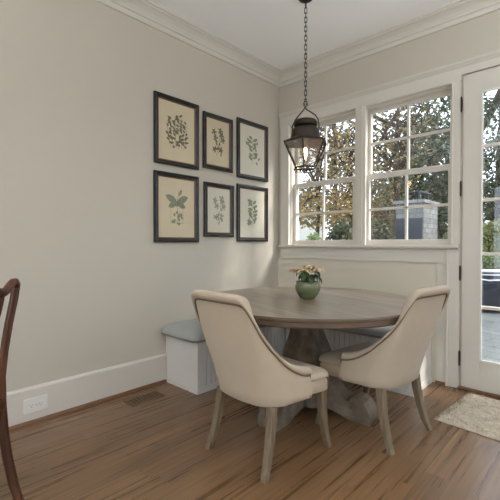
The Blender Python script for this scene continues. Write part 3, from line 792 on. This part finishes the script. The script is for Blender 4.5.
MB().lathe([(.008,Z(1.906)),(.014,Z(1.892)),(.017,Z(1.87)),(.013,Z(1.845)),(.005,Z(1.825)),(.001,Z(1.82))],16).build('bulb','bulb',L,smooth=True)
MB().loft([[(.034*math.cos(2*PI*j/24),.034*math.sin(2*PI*j/24),Z(z)) for j in range(24)] for z in (1.76,1.93)],False).build('glass_chimney','lglass',L,smooth=True)

# ------------------------------------------------------------------ outlet, floor register, rug
O = thing('wall_outlet','white double electrical outlet plate low on the baseboard','outlet',(.018,-2.561,.118))
MB().loft([[(dx,y,z) for y,z in rrect(-.0715+i_,-.047+i_,.0715-i_,.047-i_,.006)] for i_,dx in ((0,0),(0,.004),(.003,.0065))]).build('cover_plate','plate',O)
for yy in (-.028,.028):
    rc=MB().loft([[(dx,yy+y,z) for y,z in rrect(-.021+i_,-.017+i_,.021-i_,.017-i_,.009)] for i_,dx in ((0,.006),(0,.0085),(.001,.0092))]).build('receptacle','plate',O)
    m=MB()
    for dy in (-.0075,.0065): m.box((.0088,yy+dy-.0012,-.002),(.0097,yy+dy+.0012,.009))
    m.box((.0088,yy-.0025,-.011),(.0097,yy+.0025,-.006)); m.build('slots','slot',rc)
MB().lathe([(.003,0),(.003,.0008)],10).build('screw','slot',O,loc=(.0068,0,0)).rotation_euler=(0,PI/2,0)
Vn = thing('floor_register','brown slotted floor register by the left baseboard','floor vent',(.20,-1.865,0))
m=MB()
for lo,hi in (((-.062,-.14),(-.048,.14)),((.048,-.14),(.062,.14)),((-.048,-.14),(.048,-.126)),((-.048,.126),(.048,.14))): m.box((lo[0],lo[1],.0005),(hi[0],hi[1],.006))
m.build('rim','vent',Vn,bevel=.001)
MB().box((-.048,-.126,.0005),(.048,.126,.0015)).build('duct_opening','vent_dark',Vn)
for k in range(9):
    y=-.112+.028*k; MB().box((-.048,y-.006,.0012),(.048,y+.006,.005)).build('slat','vent',Vn)
RG = MB()
nx,ny=46,36; RW,RD=.86,.64; rv=random.Random(9); vs=[]
for j in range(ny+1):
    for i in range(nx+1):
        u,v=i/nx,j/ny; e=min(u,1-u,v,1-v); z=.006+.02*min(1,e*12)+rv.uniform(0,.009)
        jit=.002 if e<.001 else .003
        vs.append((RW*(u-.5)+rv.uniform(-jit,jit),RD*(v-.5)+rv.uniform(-jit,jit),z if e>0 else .003))
RG.add(vs,[(j*(nx+1)+i,j*(nx+1)+i+1,(j+1)*(nx+1)+i+1,(j+1)*(nx+1)+i) for j in range(ny) for i in range(nx)])
RG=RG.build('rug','rug',None,smooth=True,loc=(2.365,-.46,.0),rotz=math.radians(-5))
tag(RG,'cream shaggy textured rug on the floor in front of the glass door','rug')
tf=MB()
for k in range(2600):
    x,y=rv.uniform(-RW/2+.02,RW/2-.02),rv.uniform(-RD/2+.02,RD/2-.02); a=rv.uniform(0,6.28); l=rv.uniform(.006,.014); w=.0035
    dx,dy=math.cos(a),math.sin(a)
    tf.add([(x-dy*w,y+dx*w,.02),(x+dy*w,y-dx*w,.02),(x+dx*l,y+dy*l,.034+rv.uniform(0,.006))],[(0,1,2)])
tf.build('pile','rug',RG)['kind']='stuff'

# ------------------------------------------------------------------ outdoors
CX,CY=2.7495,-3.4274
def pos(px,D):
    l=(px-250)/383.6*D; return (CX-.683*D+.731*l, CY+.731*D+.683*l)
GZ=-.1
struct(MB().box((-40,.17,-.4),(45,60,-.13)).build('lawn','lawn'))
struct(MB().box((-3.5,.17,-.3),(5.7,8.2,GZ)).build('patio','slate'))
struct(MB().box((X1+.17,-12,-.3),(X1+9,4,-.05)).build('bounce_terrace_side','terrace'))  # pale terraces added out of view to bounce light up indoors
struct(MB().box((-4,Y1-10,-.3),(X1+.16,Y1-.17,-.05)).build('bounce_terrace_rear','terrace'))
def leaves(mb,n,cen,rad,size,r,hollow=.35,flat=1):
    for _ in range(n):
        while True:
            p=V((r.uniform(-1,1),r.uniform(-1,1),r.uniform(-1,1)))
            if hollow<p.length<1: break
        q=V((cen[0]+p.x*rad[0],cen[1]+p.y*rad[1],cen[2]+p.z*rad[2]))
        d=V((r.uniform(-1,1),r.uniform(-1,1),r.uniform(-.8,.5))).normalized(); s=d.orthogonal().normalized()
        s=(Matrix.Rotation(r.uniform(0,6.28),3,d)@s); nn=d.cross(s)
        L=size*r.uniform(.6,1.25); W=L*.3
        mb.add([q-d*L*.5,q+s*W+nn*W*.3,q+d*L*.5,q-s*W+nn*W*.3],[(0,1,2),(0,2,3)])
def tree(name,label,xy,crowns,n,size,mat,trunk_r,trunk_top,seed,branches=8,cat='tree',hollow=.2,group=None):
    r=random.Random(seed); t=thing(name,label,cat,(xy[0],xy[1],-.13),0,group or 'garden trees')
    m=MB(); lean_=(r.uniform(-.2,.2),r.uniform(-.2,.2))
    tr=[(lean_[0]*k/5+r.uniform(-.04,.04),lean_[1]*k/5+r.uniform(-.04,.04),trunk_top*k/5-.02*(k==0)) for k in range(6)]
    m.tube(tr,[trunk_r*(1-.13*k) for k in range(6)],10)
    m.build('trunk','bark',t,smooth=True)
    bm_=MB()
    for k in range(branches):
        c=crowns[k%len(crowns)]; f=r.uniform(.35,.95); p0=V(tr[2]).lerp(V(tr[5]),f)
        p1=V((c[0][0]+r.uniform(-.7,.7)*c[1][0],c[0][1]+r.uniform(-.7,.7)*c[1][1],c[0][2]+r.uniform(-.3,.8)*c[1][2]))
        mid=p0.lerp(p1,.5)+V((r.uniform(-.15,.15),r.uniform(-.15,.15),.1))
        bm_.tube([p0,mid,p1],[trunk_r*.45,trunk_r*.28,trunk_r*.1],6)
        for q in range(3):
            p2=p1.lerp(mid,r.uniform(0,.8)); p3=p2+V((r.uniform(-1,1)*.7,r.uniform(-1,1)*.7,r.uniform(-.2,.9)*.7)); bm_.tube([p2,p2.lerp(p3,.5)+V((.05,0,.03)),p3],[trunk_r*.16,trunk_r*.1,trunk_r*.05],5)
    bm_.build('branches','bark',t,smooth=True)
    m=MB(); tot=sum(c[2] for c in crowns)
    for c in crowns: leaves(m,int(n*c[2]/tot),c[0],c[1],size,r,hollow)
    m.build('foliage',mat,t)
    return t
def shrub(name,label,xy,rad,n,size,mat,seed,cat='shrub'):
    r=random.Random(seed); t=thing(name,label,cat,(xy[0],xy[1],-.13),0,'garden shrubs')
    m=MB()
    for k in range(7):
        a=k*.9; m.tube([(0.05*math.cos(a),.05*math.sin(a),0),(rad[0]*.35*math.cos(a),rad[1]*.35*math.sin(a),rad[2]*.9),(rad[0]*.6*math.cos(a),rad[1]*.6*math.sin(a),rad[2]*1.5)],[.025,.018,.008],6)
    m.build('stems','bark',t)
    m=MB(); leaves(m,n,(0,0,rad[2]),rad,size,r,.35)
    for k in range(5): leaves(m,n//7,(r.uniform(-.5,.5)*rad[0],r.uniform(-.5,.5)*rad[1],rad[2]*r.uniform(1.1,1.6)),(rad[0]*.5,rad[1]*.5,rad[2]*.45),size,r,0)
    m.build('foliage',mat,t); return t
# left window: golden trees and bush, white garden wall
tree('autumn_tree','golden leaved autumn tree seen through the left window',pos(318,10),[((0,0,2.2),(.95,.95,.55),6),((.3,.2,3.2),(1.0,1.0,.8),1.6),((-.4,.3,4.4),(1.1,1.1,.9),.8)],2100,.11,'lv_gold',.07,3.6,11,20)
tree('autumn_tree','golden brown tree behind the left window centre bar, thinner crown',pos(350,11),[((0,0,2.25),(.85,.85,.6),5),((.2,0,3.7),(1.1,1.1,1.1),1.4)],1600,.11,'lv_gold',.07,4.0,12,20)
tree('bare_tree','tall thin nearly bare tree standing behind the golden tree',pos(336,15),[((0,0,5.4),(2.2,2.2,1.8),4),((.6,0,3.4),(1.8,1.8,1.2),2)],2600,.14,'lv_olive',.11,6.5,13,40)
shrub('round_shrub','round green shrub in front of the white garden wall',pos(314,7.6),(.28,.28,.76),1200,.10,'lv_shrub',14)
shrub('dark_shrub','dark green shrub low in the left window, beside the window post',pos(343,7.8),(.40,.40,.92),2200,.09,'lv_dark',15)
# right window
tree('olive_tree','olive brown leaved tree with a dark trunk in the right window',pos(399,10.8),[((-.6,0,3.3),(1.1,1.0,1.2),4),((-.9,.2,4.9),(1.3,1.3,1.0),3),((.3,.2,4.4),(.8,.8,1.0),1)],2500,.13,'lv_olive',.12,5.2,16,18)
tree('magnolia_tree','large dark evergreen tree on the door side of the window',pos(434,13),[((0,0,3.9),(1.6,1.5,1.3),5),((.2,.2,5.6),(1.6,1.4,1.2),3),((-.3,0,2.7),(1.6,1.4,.8),3)],5600,.17,'lv_ever',.18,5.6,17,14)
tree('magnolia_tree','tall dark evergreen tree behind the stone chimney',pos(412,17),[((0,0,3.3),(2.1,1.8,1.4),4),((.3,0,5.6),(1.6,1.6,1.3),2)],3200,.2,'lv_ever',.2,5.6,18,12)
shrub('russet_shrub','russet and cream leaved shrub behind the green bush',pos(379,11.8),(.85,.7,1.35),2600,.11,'lv_pink',19)
shrub('green_shrub','green shrub directly left of the stone chimney',pos(377,8.9),(.48,.48,.95),2300,.10,'lv_dark',20)
shrub('green_shrub','light green shrub directly right of the stone chimney',pos(453,10.8),(.42,.42,.86),1500,.11,'lv_shrub',21)
# through the door
tree('magnolia_tree','evergreen tree seen through the glass door',pos(494,12.5),[((0,0,3.6),(1.7,1.5,1.2),4),((.3,0,4.9),(1.3,1.3,1.0),2),((0,0,2.7),(1.6,1.4,.7),2)],4200,.15,'lv_ever',.14,6.6,22,14)
shrub('lime_shrub','yellow green hedge shrub seen through the glass door',pos(495,10.8),(.85,.55,.98),3000,.10,'lv_lime',23)
shrub('low_shrub','low olive shrub behind the navy outdoor armchair',pos(489,9.0),(.75,.4,.52),1900,.08,'lv_shrub',24)
shrub('laurel_shrub','tall dark evergreen shrub behind the stone chimney and the fence',pos(425,14),(1.3,.9,1.15),3200,.16,'lv_ever',31)
tree('magnolia_tree','evergreen tree far beyond the handle side of the glass door',(3.1,10.5),[((0,0,3.4),(1.7,1.6,1.5),3),((0,0,5.2),(1.3,1.3,1.1),2)],3000,.2,'lv_ever',.15,5.2,61,12)
tree('olive_tree','olive leaved tree beyond the handle side of the glass door',(5.6,9.5),[((0,0,3.0),(1.7,1.6,1.5),3),((0,0,4.8),(1.3,1.3,1.1),2)],3000,.2,'lv_olive',.15,5.0,62,12)
shrub('lime_shrub','yellow green shrub beyond the handle side of the glass door',(2.6,8.9),(1.0,.6,.95),2400,.12,'lv_lime',63)
shrub('dark_shrub','dark green shrub at the patio edge beyond the handle side of the door',(4.7,8.9),(1.0,.6,1.0),2400,.12,'lv_dark',64)
# far tree line
for i,(px,D,mt) in enumerate([(300,24,'lv_olive'),(352,27,'lv_dark'),(388,23,'lv_olive'),(445,24,'lv_ever'),(492,23,'lv_dark'),(530,24,'lv_ever')]):
    lab=['far olive brown tree behind the white garden wall','far dark tree between the two windows','far olive brown tree left of the stone chimney','far evergreen tree beyond the window post by the door','far dark tree behind the wooden fence','far evergreen tree at the edge of the door glass'][i]
    tree('distant_tree',lab,pos(px,D),[((0,0,2.0),(1.5,1.4,1.6),3),((.2,0,4.0),(1.3,1.2,1.3),1.6)],1700,.26,mt,.16,4.4,40+i,10)
# white garden wall
p=pos(296,15); gw=MB().box((-2.2,-.15,0),(1.0,.15,2.35)); gw.box((-2.3,-.2,2.35),(1.1,.2,2.47))
tag(gw.build('garden_wall','white_house',loc=(p[0],p[1],-.13),rotz=math.radians(43),bevel=.01),'white garden wall with a coping, low in the left window','wall')
# dark fence
p=pos(470,16.5); fe=thing('wooden_fence','dark wooden fence behind the shrubs, seen through the glass door','fence',(p[0],p[1],-.13),math.radians(43))
for k in range(26): 
    x=-2.2+.17*k; MB().box((x,-.012,.05),(x+.16,.012,1.95)).build('board','fence',fe)
for z in (.4,1.6): MB().box((-2.2,.012,z),(2.25,.05,z+.09)).build('rail','fence',fe)
# stone chimney
ch=thing('stone_chimney','grey stacked stone outdoor fireplace with a small chimney cap','fireplace',(-.745,6.40,-.1)); ch.scale=(1.04,1.1,1.09)
st_=MB().box((-.32,-.465,0),(.32,.465,2.04)); st_.build('stone_stack','stone',ch,bevel=.015)
MB().box((-.36,-.505,2.04),(.36,.505,2.12)).build('capstone','stone',ch,bevel=.012)
m=MB()
for x,y in ((-.15,-.25),(.15,-.25),(-.15,.25),(.15,.25)): m.box((x-.02,y-.02,2.12),(x+.02,y+.02,2.30))
m.build('cap_posts','dark_slate',ch)
MB().box((-.2,-.32,2.30),(.2,.32,2.335)).build('cap_slab','dark_slate',ch,bevel=.005)
MB().box((-.3,-.482,.02),(.30,-.455,1.72)).build('dark_face_panel','dark_slate',ch,bevel=.006)  # dark slate-toned panel covering most of the house-side face
# navy outdoor armchair
p=(1.30,5.15); ac=thing('outdoor_armchair','navy outdoor armchair with pale piping on the slate patio','armchair',(p[0],p[1],GZ),math.radians(20))
def padded(lo,hi,r,name,mat,par):
    rings=[]
    for i_,z in ((r*.6,lo[2]),(r*.15,lo[2]+r*.3),(0,lo[2]+r),(0,hi[2]-r),(r*.25,hi[2]-r*.3),(r,hi[2])):
        rings.append([(x,y,z) for x,y in rrect(lo[0]+i_,lo[1]+i_,hi[0]-i_,hi[1]-i_,r)])
    return MB().loft(rings).build(name,mat,par,smooth=True,autos=60)
padded((-.45,-.40,.04),(.45,.42,.40),.05,'base','navy',ac)
padded((-.45,-.42,.08),(.45,-.20,.74),.07,'backrest','navy',ac)
for sx in (-1,1): padded((min(sx*.46,sx*.30),-.36,.08),(max(sx*.46,sx*.30),.44,.58),.05,'armrest','navy',ac)
padded((-.29,-.2,.40),(.29,.42,.52),.04,'seat_cushion','navy',ac)
padded((-.40,-.30,.73),(.40,-.16,.79),.03,'headrest_pad','pale_canvas',ac)
pi_=MB()
for x in (-.42,.0,.42):
    pass
pi_.tube([(-.43,-.425,.62),(-.30,-.428,.60),(-.05,-.43,.62),(.2,-.43,.68),(.42,-.425,.735)],.014,6); pi_.tube([(-.44,-.42,.7),(-.2,-.428,.70),(.1,-.43,.72)],.010,6)
pi_.build('piping','pale_canvas',ac,smooth=True)
for sx in (-1,1):
    for y in (-.36,.36): MB().box((sx*.40-.025,y-.025,0),(sx*.40+.025,y+.025,.05)).build('leg','bark',ac)

# ------------------------------------------------------------------ light, world, camera
W=bpy.data.worlds.new('World'); S.world=W; W.use_nodes=True
nt=W.node_tree; nt.nodes.clear()
o_=nt.nodes.new('ShaderNodeOutputWorld'); bg=nt.nodes.new('ShaderNodeBackground')
bg.inputs[0].default_value=(.78,.88,1.0,1); bg.inputs[1].default_value=2.75
nt.links.new(bg.outputs[0],o_.inputs[0])
sun=bpy.data.lights.new('sun','SUN'); sun.energy=5.0; sun.angle=.25; sun.color=(1,.97,.92)
so=bpy.data.objects.new('sun',sun); COL.objects.link(so); so.rotation_euler=V((.75,.36,.60)).to_track_quat('Z','Y').to_euler()
def portal(loc,rot,sx,sy):
    l=bpy.data.lights.new('portal','AREA'); l.shape='RECTANGLE'; l.size=sx; l.size_y=sy; l.cycles.is_portal=True
    o=bpy.data.objects.new('portal',l); COL.objects.link(o); o.location=loc; o.rotation_euler=rot
for a0,a1 in RS: portal((X1+.17,(a0+a1)/2,1.425),(0,PI/2,0),2.15,a1-a0)
for a0,a1 in BS: portal(((a0+a1)/2,Y1-.17,1.275),(PI/2,0,PI),a1-a0,2.45)
for a0,a1 in wins: portal(((a0+a1)/2,WT+.05,1.8),(-PI/2,0,0),a1-a0,1.34)
portal(((gx0+gx1)/2,WT+.05,1.3),(-PI/2,0,0),gx1-gx0,2.1)

cam=bpy.data.cameras.new('camera'); co=bpy.data.objects.new('camera',cam); COL.objects.link(co); S.camera=co
cam.sensor_width=36; cam.lens=383.61*36/500; cam.clip_start=.05; cam.clip_end=200
yaw,pitch=-.7515,-.0163
f=V((math.sin(yaw)*math.cos(pitch),math.cos(yaw)*math.cos(pitch),math.sin(pitch)))
co.location=(CX,CY,1.17); co.rotation_euler=f.to_track_quat('-Z','Y').to_euler()
S.view_settings.view_transform='Standard'; S.view_settings.look='None'; S.view_settings.gamma=1; S.view_settings.use_curve_mapping=False
S.view_settings.exposure=.36
S.cycles.use_denoising=True
S.cycles.max_bounces=10; S.cycles.diffuse_bounces=5; S.cycles.transparent_max_bounces=24
